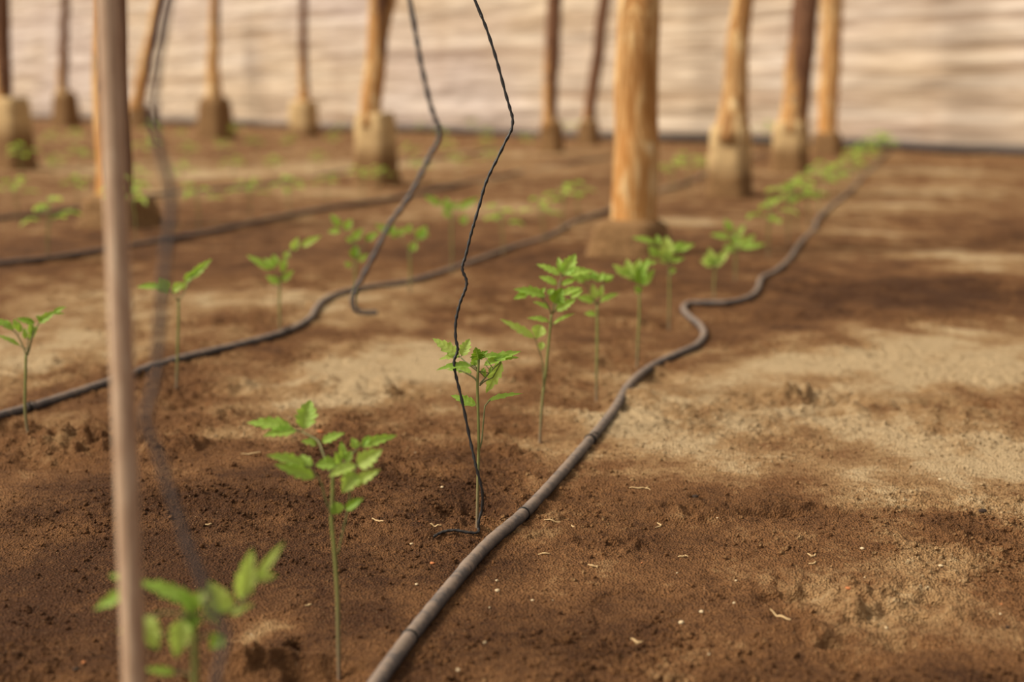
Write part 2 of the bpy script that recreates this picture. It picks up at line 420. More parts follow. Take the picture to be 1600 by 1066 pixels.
def build_ground():
    rs = [.02, .3, .6, .8]
    r = .95
    while r < 5.0: rs.append(r); r *= 1.0019
    while r < 14: rs.append(r); r *= 1.006
    while r < 60: rs.append(r); r *= 1.02
    ang = list(np.linspace(-math.pi, -.50, 40, endpoint=False)) + list(np.linspace(-.50, .50, 760, endpoint=False)) + list(np.linspace(.50, math.pi, 40, endpoint=False))
    R, A = np.meshgrid(np.array(rs), np.array(ang), indexing='ij')
    X = (R * np.sin(A)).ravel(); Y = (R * np.cos(A)).ravel()
    Z = gfun(X, Y)
    # keep the far coarse field calm
    n, mm = R.shape
    co = np.stack([X, Y, Z], 1).astype(np.float32)
    i = np.arange(n - 1)[:, None] * mm; j = np.arange(mm)[None, :]; j2 = (j + 1) % mm
    q = np.stack([i + j, i + mm + j, i + mm + j2, i + j2], -1).reshape(-1, 4)
    q = q[:, ::-1]
    me = bpy.data.meshes.new('floor')
    me.vertices.add(len(co)); me.vertices.foreach_set('co', co.ravel())
    nf = len(q); me.loops.add(nf * 4); me.loops.foreach_set('vertex_index', q.ravel().astype(np.int32))
    me.polygons.add(nf); me.polygons.foreach_set('loop_start', np.arange(0, nf * 4, 4, dtype=np.int32))
    me.update(calc_edges=True); me.validate()
    me.polygons.foreach_set('use_smooth', np.ones(len(me.polygons), dtype=bool))
    a = me.attributes.new('dry_lit', 'FLOAT', 'POINT'); a.data.foreach_set('value', dry_lit_fun(X, Y).astype(np.float32))
    me.materials.append(M_SOIL); me.update()
    o = bpy.data.objects.new('floor', me); COL.objects.link(o); o['kind'] = 'structure'
    up = me.polygons[len(me.polygons) // 2].normal[2]
    if up < 0: me.flip_normals()
    return o
build_ground()

def build_crumbs():
    rng = np.random.default_rng(4)
    t = (1 + 5 ** .5) / 2
    iv = np.array([(-1,t,0),(1,t,0),(-1,-t,0),(1,-t,0),(0,-1,t),(0,1,t),(0,-1,-t),(0,1,-t),(t,0,-1),(t,0,1),(-t,0,-1),(-t,0,1)], float)
    iv /= np.linalg.norm(iv[0])
    fi = np.array([(0,11,5),(0,5,1),(0,1,7),(0,7,10),(0,10,11),(1,5,9),(5,11,4),(11,10,2),(10,7,6),(7,1,8),(3,9,4),(3,4,2),(3,2,6),(3,6,8),(3,8,9),(4,9,5),(2,4,11),(6,2,10),(8,6,7),(9,8,1)])
    N = 60000
    r = 1.05 + (4.6 - 1.05) * rng.random(N) ** 1.7; a = rng.uniform(-.42, .42, N)
    x = r * np.sin(a); y = r * np.cos(a)
    dens = fbm(x * 2.3, y * 2.3, 3, 71) + .5 * fbm(x * 9, y * 9, 2, 77)
    keep = rng.random(N) < np.clip(.45 + .9 * dens, .08, 1)
    x = x[keep]; y = y[keep]; N = len(x)
    size = .0008 + .0026 * rng.random(N) ** 3.5 + .0007 * rng.random(N)
    big = rng.random(N) < .006; size[big] *= 1.9
    z = gfun(x, y) + size * .25
    V = iv[None] * (1 + .35 * (rng.random((N, 12, 1)) - .5)) * size[:, None, None] * rng.uniform(.7, 1.3, (N, 1, 3))
    V = V + np.stack([x, y, z], 1)[:, None]
    Fc = fi[None] + (np.arange(N) * 12)[:, None, None]
    me = bpy.data.meshes.new('soil_crumbs')
    me.vertices.add(N * 12); me.vertices.foreach_set('co', V.astype(np.float32).ravel())
    nf = N * 20; me.loops.add(nf * 3); me.loops.foreach_set('vertex_index', Fc.astype(np.int32).ravel())
    me.polygons.add(nf); me.polygons.foreach_set('loop_start', np.arange(0, nf * 3, 3, dtype=np.int32))
    me.update(calc_edges=True)
    at_ = me.attributes.new('dry_lit', 'FLOAT', 'POINT')
    at_.data.foreach_set('value', np.repeat(dry_lit_fun(x, y) + .25 * (rng.random(N) - .2), 12).astype(np.float32))
    me.materials.append(M_SOIL)
    o = bpy.data.objects.new('soil_crumbs', me); COL.objects.link(o)
    tag(o, 'loose brown soil crumbs scattered over the ground', 'soil', kind='stuff')
build_crumbs()

# ------------------------------------------------------------------ back wall of sheeting
WA = flat(270, 193); WB = flat(1450, 236)
wd = (WB - WA); wd[2] = 0; wl = np.linalg.norm(wd); wd /= wl
wn = np.array([wd[1], -wd[0], 0.0])
if wn[1] > 0: wn = -wn
def build_wall():
    s0, s1 = -16.0, wl + 13.0; hgt = 4.6
    S = np.linspace(s0, s1, 420); T = np.linspace(0, 1, 110)
    SS, TT = np.meshgrid(S, T, indexing='ij')
    zz = TT * hgt
    d = .035 * fbm(SS * .35, zz * 4.2, 4, 201) + .05 * perlin(SS * .5, zz * .3, 207) + .015 * perlin(SS * 3, zz * 9, 211)
    P = WA[None, None] + wd * SS[..., None] + wn * d[..., None]
    P[..., 2] = zz - .02
    n, m = SS.shape
    fs = [(i*m + j, (i+1)*m + j, (i+1)*m + j+1, i*m + j+1) for i in range(n-1) for j in range(m-1)]
    uv = np.stack([SS.ravel(), zz.ravel()], 1)
    o = mesh_obj('wall_back', P.reshape(-1, 3), fs, M_WALL, None, True, uv); o['kind'] = 'structure'
    mb = MB(); pts = []
    for s in np.linspace(s0, s1, 160):
        p = WA + wd * s + wn * (.12 + .03 * math.sin(s * 1.3)); p[2] = .05 + float(g_low(p[0], p[1])) + .015 * math.sin(s * .9); pts.append(p)
    add_tube(mb, pts, .055, 10)
    b = mb.build('baseboard_back', M_SKIRT); b['kind'] = 'structure'
build_wall()

# ------------------------------------------------------------------ posts
def build_post(label, base, top, wtop, wbase, foot, bark, orange, top_z=2.9, group=None, flare=0, side=None, cat='post'):
    """base=(px,py) where wood meets footing, top=(px,0); foot=(x0,x1,ytop,yground,dirt); widths in pixels"""
    fx0, fx1, fyt, fyg, dirt = foot
    fc = (fx0 + fx1) / 2
    gp = ground_hit(fc, fyg, 0, False); Z = float(np.dot(gp - CAM, FWD)); px = Z / F
    Zc = Z + (fx1 - fx0) / 2 * px * .6
    ftop_z = at(fc, fyt, Z)[2]
    wood_b = at(base[0], base[1], Zc); wood_t = at(top[0], 0, Zc)
    sl = (wood_t - wood_b) / (wood_t[2] - wood_b[2])
    zb = max(.02, ftop_z - .10); p0 = wood_b + sl * (zb - wood_b[2]); p1 = wood_b + sl * (top_z - wood_b[2])
    gz = float(gfun(np.array([gp[0]]), np.array([Zc]), False)[0])
    root = empty('wooden_post', (gp[0], wood_b[1], gz))
    tag(root, label, cat, group or 'peeled wooden posts on footings')
    O = np.array([gp[0], wood_b[1], gz])
    sd = int(abs(top[0] * 7 + base[1])) % 997
    rb, rt = wbase / 2 * px, wtop / 2 * px
    n = 46; pts = []; rad = []
    for i in range(n):
        t = i / (n - 1); p = p0 + (p1 - p0) * t
        wob = .10 * rb * np.array([float(perlin(t * 7, sd * .37, 3)), float(perlin(t * 7, sd * .71, 9)), 0]) * 2
        pts.append(p + wob)
        hh = p[2] - ftop_z
        tt = min(1, max(0, hh / max(.01, wood_t[2] - ftop_z)))
        r = rb + (rt - rb) * tt ** .7
        if flare: r += flare * px * math.exp(-max(0, hh) / .10)
        rad.append(r * (1 + .05 * float(perlin(t * 16, sd * 1.3, 17))))
    mb = MB()
    add_tube(mb, pts, rad, 20, lambda t, a: 1 + .07 * float(perlin(math.cos(a) * 1.2 + sd, math.sin(a) * 1.2 + t * 6, 5)) + .03 * math.sin(5 * a + t * 9))
    V = np.array(mb.v); hh = V[:, 2] - ftop_z
    bk = bark[0] + (bark[1] - bark[0]) * np.clip(hh / max(.05, wood_t[2] - ftop_z), 0, 1) ** .6
    bk = bk + .25 * (V[:, 0] - np.interp(V[:, 2], [p0[2], p1[2]], [p0[0], p1[0]])) / max(rb, .01)  # right flank darkened as well: shade side painted into the bark tone
    og = np.clip(orange[0] + (orange[1] - orange[0]) * np.clip(hh / max(.05, wood_t[2] - ftop_z), 0, 1), 0, 1)
    mb.build('trunk', M_WOOD, root, O, attrs={'bark': bk, 'orange': og})
    if side:   # a second stem forking upwards
        mb = MB(); a0 = at(side[0][0], side[0][1], Zc); a1 = at(side[1][0], side[1][1], Zc + .03)
        d = a1 - a0; pp = [a0 + d * t for t in np.linspace(-.05, 2.2, 14)]
        add_tube(mb, pp, [side[2] / 2 * px, side[3] / 2 * px], 14, lambda t, a: 1 + .06 * math.sin(3 * a + t * 11))
        k = len(mb.v); mb.build('side_stem', M_WOOD, root, O, attrs={'bark': [side[4]] * k, 'orange': [.3] * k})
    # footing: a cast block, lower half caked in earth
    w = (fx1 - fx0) * px; dpt = w * .85; ht = ftop_z - gz
    mb = MB(); N = 14; rings = []
    for i in range(N + 1):
        t = i / N; z = gz - .04 + (ht + .04) * t
        sc = (.84 + .13 * (1 - t) + .55 * max(0, .35 - t) ** 1.3) if dirt < .75 else (.86 + .30 * (1 - t) ** 1.2)
        if t > .82: sc *= 1 - (.10 if dirt < .75 else .25) * ((t - .82) / .18) ** 2
        ring = []
        for k in range(24):
            a = 2 * math.pi * (k + .5) / 24
            c, s = math.cos(a), math.sin(a); e = (abs(c) ** 9 + abs(s) ** 9) ** (-1 / 9)
            nn = 1 + .05 * float(perlin(c * 1.6 + sd, s * 1.6 + t * 3, 51)) + .06 * float(perlin(c * 5 + sd, s * 5 + t * 8, 57))
            u, v = c * e * w / 2 * sc * nn, s * e * dpt / 2 * sc * nn
            ro = -.5
            ring.append((gp[0] + u * math.cos(ro) - v * math.sin(ro), wood_b[1] + u * math.sin(ro) + v * math.cos(ro), z))
        rings += ring
    fs = [(i*24 + k, i*24 + (k+1) % 24, (i+1)*24 + (k+1) % 24, (i+1)*24 + k) for i in range(N) for k in range(24)]
    fs.append(tuple(N*24 + k for k in range(24)))
    mb.add(rings, fs)
    V = np.array(mb.v); tt = np.clip((V[:, 2] - gz) / max(ht, .01), 0, 1)
    mb.build('concrete_footing', M_CONC, root, O, attrs={'dirt': np.clip((dirt - tt) * 1.8 + .5 + (.35 if dirt > .75 else 0), 0, 1)})
    return root

build_post('dark wooden post at the left edge of the photo on a tall pale footing', (6, 160), (2, 0), 26, 26, (-22, 40, 152, 266, .55), (.4, .8), (.6, .3))
build_post('thin reddish-brown post far left, between left edge and the cane', (97, 150), (102, 0), 13, 17, (80, 116, 142, 200, .8), (.3, .95), (.3, .5))
build_post('thick post with orange flank standing directly behind the foreground cane', (174, 305), (172, 0), 50, 58, (122, 232, 306, 356, .9), (.35, .6), (.95, .4))
build_post('slanting post with orange foot leaning right, behind the foreground cane', (214, 165), (252, 0), 20, 24, (200, 236, 166, 198, .9), (.25, .45), (.9, .4))
build_post('slim tan post with pale lower trunk, just right of the slanting left post', (333, 152), (336, 0), 15, 25, (308, 356, 152, 218, .95), (-.2, .5), (.3, .5))
build_post('slim dark red post on a pale orange block, left half of the background', (474, 160), (474, 0), 12, 17, (450, 494, 158, 214, .3), (.1, .95), (.5, .6), flare=2)
build_post('pale peeled post with knobbly fork on a big beige block, left of the hooked wire', (580, 178), (590, 0), 32, 34, (553, 617, 176, 290, .5), (-.3, .55), (.5, .6), side=((598, 60), (612, 0), 16, 14, .2))
build_post('brown post between the black wire and the thick peeled post', (858, 185), (866, 0), 25, 22, (846, 878, 186, 240, .8), (.4, .85), (.3, .5))
build_post('dark slanting post just left of the thick peeled post', (921, 186), (944, 0), 19, 19, (905, 935, 186, 226, .8), (.7, 1.0), (.8, .3))
build_post('thickest peeled golden post standing nearest, right of centre', (990, 347), (997, 0), 68, 74, (932, 1046, 345, 402, .93), (-.12, .12), (.75, .35))
build_post('peeled post flaring onto a pale block, right of the thickest post', (1146, 196), (1160, 0), 33, 40, (1112, 1178, 196, 310, .4), (-.5, .35), (.1, .35), flare=7)
build_post('brown two-tone post on a square pale block, left of two adjacent right posts', (1241, 192), (1258, 0), 40, 44, (1212, 1268, 190, 272, .5), (.3, .85), (.3, .4))
build_post('yellowish post with orange foot, rightmost of all the posts', (1294, 206), (1300, 0), 34, 28, (1274, 1318, 206, 242, .9), (-.3, .0), (.9, .0))

# ------------------------------------------------------------------ drip pipes
def build_pipe(label, pts, r, mat, rings=(), bends=0.0):
    W = []
    for (x, y) in pts:
        z = 0.0
        for _ in range(4):
            p = flat(x, y, z); z = float(g_low(p[0], p[1])) + r * .7
        W.append(p)
    P = smooth_path(W, 10)
    # settle the pipe on the soil below it
    rng = random.Random(len(pts)); O = P[0].copy(); O[2] -= r
    mb = MB(); add_tube(mb, P, r, 14, lambda t, a: 1 + .03 * math.sin(t * 900 + a))
    root = empty('drip_pipe', O); tag(root, label, 'irrigation pipe')
    mb.build('hose', mat, root, O)
    for (x, y, kind) in rings:
        q = flat(x, y, r * .9); i = min(range(1, len(P) - 1), key=lambda k: np.linalg.norm(P[k][:2] - q[:2]))
        d = P[i+1] - P[i-1]; d /= np.linalg.norm(d); m2 = MB()
        if kind == 'band':
            add_tube(m2, [P[i] - d * .0022, P[i] - d * .001, P[i] + d * .001, P[i] + d * .0022], [r * 1.0, r * 1.13, r * 1.13, r * 1.0], 18)
            m2.build('black_band', M_RING, root, O)
        elif kind == 'joint':
            add_tube(m2, [P[i] - d * .012, P[i] - d * .010, P[i] + d * .010, P[i] + d * .012], [r * 1.0, r * 1.07, r * 1.07, r * 1.0], 18)
            m2.build('joint_sleeve', mat, root, O)
        else:
            u = np.cross(d, [0, 0, 1]); u /= np.linalg.norm(u); w = np.cross(u, d)
            sp = [P[i] + d * (.006 * (t - .5)) + (r * 1.12) * (u * math.cos(t * 12) + w * math.sin(t * 12)) for t in np.linspace(0, 1, 26)]
            add_tube(m2, sp, .0013, 6)
            k = P[i] + w * r * 1.1
            add_tube(m2, smooth_path([k, k + u * .006 + w * .004, k + u * .013 + w * .001 + d * .004], 4), .0011, 6)
            m2.build('wire_tie', M_RING, root, O)
    return root
PIPE1 = [(250, 1600), (380, 1382), (480, 1228), (540, 1140), (590, 1066), (640, 997), (700, 922), (760, 853), (818, 803), (870, 748), (922, 688), (960, 640), (985, 600), (1020, 572), (1062, 552),
         (1088, 540), (1100, 523), (1093, 508), (1078, 496), (1068, 484), (1075, 475), (1100, 474), (1140, 473), (1170, 465), (1184, 452), (1190, 435), (1212, 424), (1235, 403), (1250, 380), (1272, 358),
         (1276, 345), (1292, 328), (1312, 312), (1330, 297), (1345, 280), (1362, 262), (1378, 246), (1392, 236)]
build_pipe('grey dusty drip pipe running from the bottom edge, nearest and longest', PIPE1, .0083, M_PIPE,
           [(640, 997, 'band'), (818, 803, 'band'), (735, 882, 'joint'), (922, 688, 'tie'), (985, 601, 'joint')])
PIPE2 = [(-120, 694), (-60, 671), (0, 650), (60, 633), (170, 597), (240, 572), (300, 556), (370, 540), (430, 524), (466, 510), (486, 496), (494, 482), (506, 470), (530, 459), (570, 450),
         (640, 440), (700, 422), (750, 405), (800, 387), (850, 372), (880, 357), (900, 346), (960, 325), (1030, 299), (1075, 285), (1110, 268), (1150, 252), (1200, 240)]
build_pipe('dark drip pipe entering at the left edge behind the nearest one, second from the front', PIPE2, .0083, M_PIPE, [(432, 523, 'tie'), (56, 634, 'tie')])
PIPE3 = [(-150, 424), (-60, 417), (0, 412), (80, 404), (150, 393), (240, 378), (330, 362), (430, 341), (520, 324), (620, 309), (720, 288), (800, 272), (880, 256), (950, 246)]
build_pipe('blurred dark drip pipe crossing the left side, third from the front', PIPE3, .0105, M_PIPE2)
PIPE4 = [(-150, 352), (0, 341), (110, 328), (220, 308), (330, 297), (420, 288), (520, 271), (600, 257), (690, 246), (780, 234)]
build_pipe('blurred thin drip pipe furthest back, just below the background posts', PIPE4, .0105, M_PIPE2)

# ------------------------------------------------------------------ wires and cane
def wire(name, label, pts_px, Z, r, mat, cat, zoff=None, ext=True, end_on_ground=None):
    P = []
    for i, p in enumerate(pts_px):
        dz = p[2] if len(p) > 2 else 0
        P.append(at(p[0], p[1], Z + dz))
    if ext:
        a, b = P[0], P[1]; d = (a - b) / np.linalg.norm(a - b)
        up = np.array([a[0] - .03, a[1] + .05, 2.3]); mid = a + d * .25
        P = [up, (up + mid) / 2 + np.array([.01, 0, 0]), mid] + P
    S = smooth_path(P, 8)
    mb = MB(); O = S[-1].copy()
    add_tube(mb, S, r, 8, lambda t, a: 1 + .22 * math.cos(2 * a + t * len(S) * 1.1))
    o = mb.build(name, mat, None, O); o.location = tuple(O)
    tag(o, label, cat); return o
B1C = ground_hit(745, 834)
ZC = float(np.dot(B1C - CAM, FWD))
WA_ = [(742, 0), (752, 24), (762, 50), (773, 84), (781, 112), (790, 146), (797, 170), (801, 186), (799, 203), (790, 221), (776, 250), (765, 272), (757, 292), (750, 318), (742, 345), (737, 362), (732, 382),
       (727, 402), (723, 414), (723, 424), (728, 435), (729, 445), (725, 458), (720, 470), (715, 488), (712, 505), (712, 528), (715, 543), (714, 552), (710, 562), (710, 575), (714, 594), (720, 618), (727, 650), (734, 685), (740, 712, -.004),
       (744, 730, -.006), (749, 748, -.006), (754, 772, -.004), (753, 796), (748, 815), (748, 828), (744, 833, -.01), (730, 832, -.012), (712, 829, -.01), (698, 830, -.01), (686, 834, -.012), (678, 839, -.018)]
wire('hanging_wire', 'sharp black kinked wire hanging down to the seedling beside the near pipe', WA_, ZC - .004, .0018, M_WIREB, 'wire')
WB_ = [(640, 0), (645, 26), (650, 55), (656, 90), (664, 128), (674, 168), (682, 192), (687, 207), (684, 222), (673, 241), (660, 268), (646, 296), (628, 324), (612, 345), (600, 368), (585, 398), (568, 430),
       (556, 452), (551, 468), (553, 480), (562, 487), (576, 489), (590, 488)]
wire('hanging_wire', 'blurred grey wire hanging free with a hooked lower end', WB_, 1.2, .0020, M_WIREG, 'wire')
WC_ = [(262, 0), (252, 60), (244, 115), (240, 160), (242, 200), (252, 245), (262, 275), (267, 310), (266, 350), (260, 400), (255, 450), (250, 510), (246, 570), (238, 615), (229, 648), (232, 672), (250, 716), (262, 755), (278, 805), (297, 861),
       (312, 895), (327, 935), (341, 972), (352, 985), (352, 1005), (343, 1045), (336, 1080), (330, 1130), (322, 1190), (312, 1250)]
wire('hanging_wire', 'very blurred dark wire hanging just right of the foreground cane', WC_, .80, .0022, M_WIREG, 'wire')
mb = MB(); c0 = at(210, 1066, 1.0); c1 = at(169, 0, 1.0); d = (c1 - c0) / (c1[2] - c0[2])
gb = c0 + d * (0 - c0[2]); gz = float(gfun(np.array([gb[0]]), np.array([gb[1]]))[0])
pts = [c0 + d * (z - c0[2]) for z in np.linspace(gz - .05, 2.0, 60)]
add_tube(mb, pts, [.0086, .0078], 18, lambda t, a: 1 + .05 * math.exp(-((t * 7) % 1 - .5) ** 2 / .0008) + .02 * math.sin(2 * a))
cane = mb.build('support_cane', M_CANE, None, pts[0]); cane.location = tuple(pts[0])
tag(cane, 'tall blurred wooden cane stuck in the soil, in front on the left', 'stake')

# ------------------------------------------------------------------ leaflets
def add_leaflet(mb, B, T, width, N, nu=26, nv=4, teeth=5, seed=0, droop=.10, fold=.22, spat=False, wav=1.0):
    B = np.array(B, float); T = np.array(T, float); D = T - B; L = np.linalg.norm(D); D /= L
    N = N - D * np.dot(N, D); N /= np.linalg.norm(N); S = np.cross(D, N)
    rng = random.Random(seed); ph = rng.random(); ph2 = rng.random() * 6
    vs = []; uv = []
    for i in range(nu + 1):
        u = i / nu
        if spat: w = math.sin(math.pi * min(1, u ** 1.5)) ** .75
        else: w = (math.sin(math.pi * u ** .72) ** .85) * (1 - .15 * u)
        w = max(w, .02 if i < nu else 0)
        for j in range(-nv, nv + 1):
            v = j / nv; sgn = 1 if v > 0 else -1
            tooth = 0
            if teeth and abs(v) > .5:
                q = (u * teeth + ph + (.35 if sgn > 0 else 0)) % 1.0
                tooth = (q ** 1.2 - .55) * .50 * (abs(v) - .5) * 2 * min(1, (1 - u) * 4 + .15)
                fr = min(1, u * 3)
                tooth *= fr
            vv = v * (1 + tooth)
            along = .10 * abs(v) * L * (.4 if u < .9 else .1) * (1 + (tooth * 1.2)) * (1 - u)
            h = L * droop * (u * (1 - u) * 4 * .35 - u * u * .6) + width * fold * abs(v) ** 1.2 * w
            h += wav * width * .05 * math.sin(u * 17 + ph2 + sgn) * abs(v) ** 2 * w
            h -= width * .03 * math.sin(u * 6.5 * 2 * math.pi - abs(v) * 6) * (1 if 0 < abs(v) < 1 else 0)
            vs.append(B + D * (u * L + along) + S * (vv * width / 2 * w) + N * h); uv.append((u, v))
    m = 2 * nv + 1
    fs = [(i*m + j, i*m + j+1, (i+1)*m + j+1, (i+1)*m + j) for i in range(nu) for j in range(m-1)]
    mb.add(vs, fs, uv)

def leaf_normal(B, T, tdeg):
    """start square to the viewing direction and roll about the midrib towards facing up"""
    D = (T - B) / np.linalg.norm(T - B)
    n0 = CAM - B; n0 = n0 - D * np.dot(n0, D); n0 /= np.linalg.norm(n0)
    up = np.array([0, 0, 1.0]); up = up - D * np.dot(up, D)
    if np.linalg.norm(up) < .15: return n0
    up /= np.linalg.norm(up)
    a = math.radians(tdeg)
    ax = up - n0 * np.dot(up, n0); nn = np.linalg.norm(ax)
    if nn < 1e-3: return n0
    ax /= nn
    # never roll past facing up
    mx = math.acos(max(-1, min(1, np.dot(up, n0))))
    a = min(a, mx)
    return n0 * math.cos(a) + ax * math.sin(a)

MATS = {'n': M_LEAF, 'd': M_LEAFD, 'p': M_LEAFP}
def hero_plant(label, base, stem, leaves, rs=(.0022, .0016), zover=None):
    if zover is None:
        b = ground_hit(*base); Z = float(np.dot(b - CAM, FWD))
    else:
        b = ground_hit(*base); Z = zover
        Z = float(np.dot(b - CAM, FWD))
    root = empty('tomato_seedling', b); tag(root, label, 'seedling', 'tomato seedlings')
    O = b
    P = [b - np.array([0, 0, .01])] + [at(x, y, Z) for x, y in stem]
    mb = MB(); S = smooth_path(P, 5); add_tube(mb, S, [rs[0], rs[0] * .9, rs[1]], 8)
    mb.build('stem', M_STEM, root, O)
    px = Z / F
    for li, lf in enumerate(leaves):
        pet, dz, lets = lf[0], lf[1] / 100.0, lf[2]
        mt = MATS[lf[3]] if len(lf) > 3 else M_LEAF
        lm = MB()
        for k, t in enumerate(lets):
            bx, by, tx, ty, w = t[:5]
            td = t[5] if len(t) > 5 else 40
            dt = (t[6] / 100.0) if len(t) > 6 else 0.004 * ((k % 3) - 1)
            sp = len(t) > 7
            B = at(bx, by, Z + dz); T = at(tx, ty, Z + dz + dt)
            nn = leaf_normal(B, T, td)
            view = (CAM - B) / np.linalg.norm(CAM - B)
            cosv = max(.35, abs(float(np.dot(nn, view))))
            W = w * px / cosv
            W = min(W, np.linalg.norm(T - B) * (1.0 if sp else .85))
            LL = np.linalg.norm(T - B)
            add_leaflet(lm, B, T, W * 1.22, nn, teeth=0 if sp else (5 if LL > .018 else 3), seed=li * 31 + k + int(bx), spat=sp)
        leaf = lm.build('leaf', mt, root, O)
        pm = MB()
        if len(pet) > 1:
            n = len(pet); pp = [at(x, y, Z + dz * i / max(1, n - 1)) for i, (x, y) in enumerate(pet)]
            sp_ = smooth_path(pp, 4); add_tube(pm, sp_, [.0012, .0008], 6); tip = pp[-1]
        else: tip = at(pet[0][0], pet[0][1], Z) if pet else at(lets[0][0], lets[0][1], Z + dz)
        for t in lets:
            B = at(t[0], t[1], Z + dz)
            if len(pet) > 1:
                a = min(sp_, key=lambda q: np.linalg.norm(q - B))
            else: a = tip
            T = at(t[2], t[3], Z + dz); e = B + (T - B) * .06
            if np.linalg.norm(a - e) > .001: add_tube(pm, [a, (a + e) / 2, e], [.0007, .0005], 5)
        if pm.v: pm.build('petiole', M_PET, leaf, (0, 0, 0)); 
        for ch in leaf.children:   # petiole verts are in world coordinates: shift to the plant's origin
            me = ch.data
            for v in me.vertices: v.co -= Vector(O)
    return root

# second seedling from the front in the nearest row (blur: slight)
hero_plant('large seedling with drooping leaves at lower left, its base cut by the bottom edge', (530, 1063),
  [(528.5, 988), (527, 925), (522.6, 861), (519, 825), (518, 808), (519, 789), (520, 765), (520, 751), (523, 738), (526, 728)],
  [([(519, 808), (514, 794), (507.6, 776), (502, 755), (491, 738), (477.6, 729)], -2, [(477, 728, 417.5, 710, 15, 30, -1.5), (493, 747, 429, 725, 17, 10, -1.5), (487, 730, 469, 710, 12, 20)]),
   ([(520, 745), (506, 712), (500, 695), (493, 686), (472, 675)], 3, [(474, 672, 485, 624, 29, 5, 1), (458, 669, 385, 659, 18, 25, 0), (464, 673, 411, 680, 15, 30, -1), (496, 696, 470, 689, 10, 40), (502, 692, 538.6, 676, 12, 30)]),
   ([(523, 740), (526, 728)], 0, [(526, 726, 492.6, 727, 18, 25), (536, 718, 533, 689, 11, 10), (541, 722, 549, 704, 12, 10), (530, 726, 524, 706, 10, 20)]),
   ([(528, 866), (534, 840), (538.6, 819), (545, 789), (547, 766), (554.5, 740), (557, 727)], -2.5, [(557, 727, 513, 744, 15, 30, -1), (558, 728, 597, 702.6, 22, 10, -1), (555, 738, 535, 770, 23, 0, -1.5), (553, 757, 594, 733, 14, 15, -1)], 'p'),
   ([(530, 730), (545, 716), (559, 700)], 2.5, [(560, 698, 622, 679, 14, 15, 1), (558, 701, 549, 684, 13, 5), (568, 696, 577, 680, 10, 10)]),
   ([(519, 783)], 0, [(520, 782, 530, 803, 18, 5, 0, 1)]),
   ([(543, 797)], -2.5, [(539.5, 797, 568, 778, 12, 20)], 'd')],
  rs=(.0021, .0017))

# the sharp seedling
hero_plant('sharply focused seedling with the black wire wound round its stem', (745, 834),
  [(746, 790), (747, 740), (748, 700), (747.5, 660), (747, 640), (746, 605), (747, 580), (748, 562)],
  [([(745, 575), (736, 570), (728, 566), (719, 558)], 1.5, [(719, 558, 675.5, 528, 16, 8, .5), (718, 558, 685, 561, 7, 45), (721, 557, 734, 529, 16, 8, .4)], 'p'),
   ([(746, 580), (738, 574)], 0, [(738, 572, 682, 576, 9, 50, -1)], 'n'),
   ([(746, 597), (740, 590), (728, 583), (716, 578)], 1, [(738, 583, 698, 576, 9, 45, .5)], 'n'),
   ([(748, 562)], 0, [(748, 563, 743, 543, 20, 0, -.8), (748, 561, 762, 548, 9, 20, -.4)], 'd'),
   ([(750, 600), (755, 594), (767, 580), (783, 565)], 1, [(755, 572, 814, 547, 13, 35, 1), (756, 559, 788, 555, 7, 50, 1), (770, 562, 812, 558, 8, 30, 1)], 'n'),
   ([(750, 602), (757, 596), (770, 590)], 2, [(784, 564, 759, 615, 18, 0, .5)], 'p'),
   ([(748, 580), (741, 570)], .5, [(740, 573, 740, 556, 8, 10), (742, 572, 746, 560, 6, 10), (752, 585, 757, 574, 5, 10), (757, 590, 758, 577, 5, 10), (765, 584, 768, 572, 5, 10)], 'n'),
   ([(747, 640), (745, 634)], 1, [(745, 634, 704, 617, 13, 15, .5)], 'n'),
   ([(750, 700), (753, 686), (757, 640), (759, 633), (766, 625)], 1.5, [(761, 627, 817, 613, 7, 40, .5)], 'n')],
  rs=(.0020, .0017))

hero_plant('tall seedling standing just behind the sharply focused one', (843, 697),
  [(845, 660), (848, 620), (853, 580), (857, 540), (860, 510), (861.5, 492)],
  [([(864, 480), (870, 460), (873, 449), (876, 436), (879, 431)], 3, [(879, 432, 900, 396, 20, 5, 1), (878, 428, 872, 401, 10, 5, 1), (876, 430, 838, 412, 10, 25), (882, 429, 928, 422, 12, 30), (871, 445, 842, 431.5, 10, 25), (876, 446, 904, 435, 8, 30)], 'n'),
   ([(861, 490), (856.7, 479), (847.5, 467), (836, 462)], -2, [(853, 463, 803, 451, 13, 30, -1), (824, 460, 802.5, 467, 9, 30, -1), (856, 461, 866, 451, 8, 30), (846, 458, 852, 449, 6, 20)], 'n'),
   ([(862, 490), (858, 484)], 2, [(858, 483, 833, 471, 6, 40)], 'n'),
   ([(863, 490), (866, 473)], -1, [(866, 475, 879, 450, 22, 5, -1)], 'd'),
   ([(863, 490), (870, 474)], 2, [(877, 461, 910, 449, 10, 30)], 'n'),
   ([(863, 491), (869, 485)], 1, [(868, 486, 900, 467, 13, 15), (891, 466, 911.6, 453, 8, 20)], 'n'),
   ([(862, 508)], 1, [(864, 507, 898, 488.5, 5, 45)], 'n'),
   ([(860, 505)], -1, [(858, 503, 823.6, 496, 7, 40)], 'n'),
   ([(849, 612), (848, 568), (842, 548), (836.6, 530)], -2, [(836, 529, 782, 498, 11, 15, -1), (837, 531, 845, 508, 19, 0, 0, 1), (845, 549, 847, 534, 9, 0, 0, 1)], 'p')],
  rs=(.0025, .002))

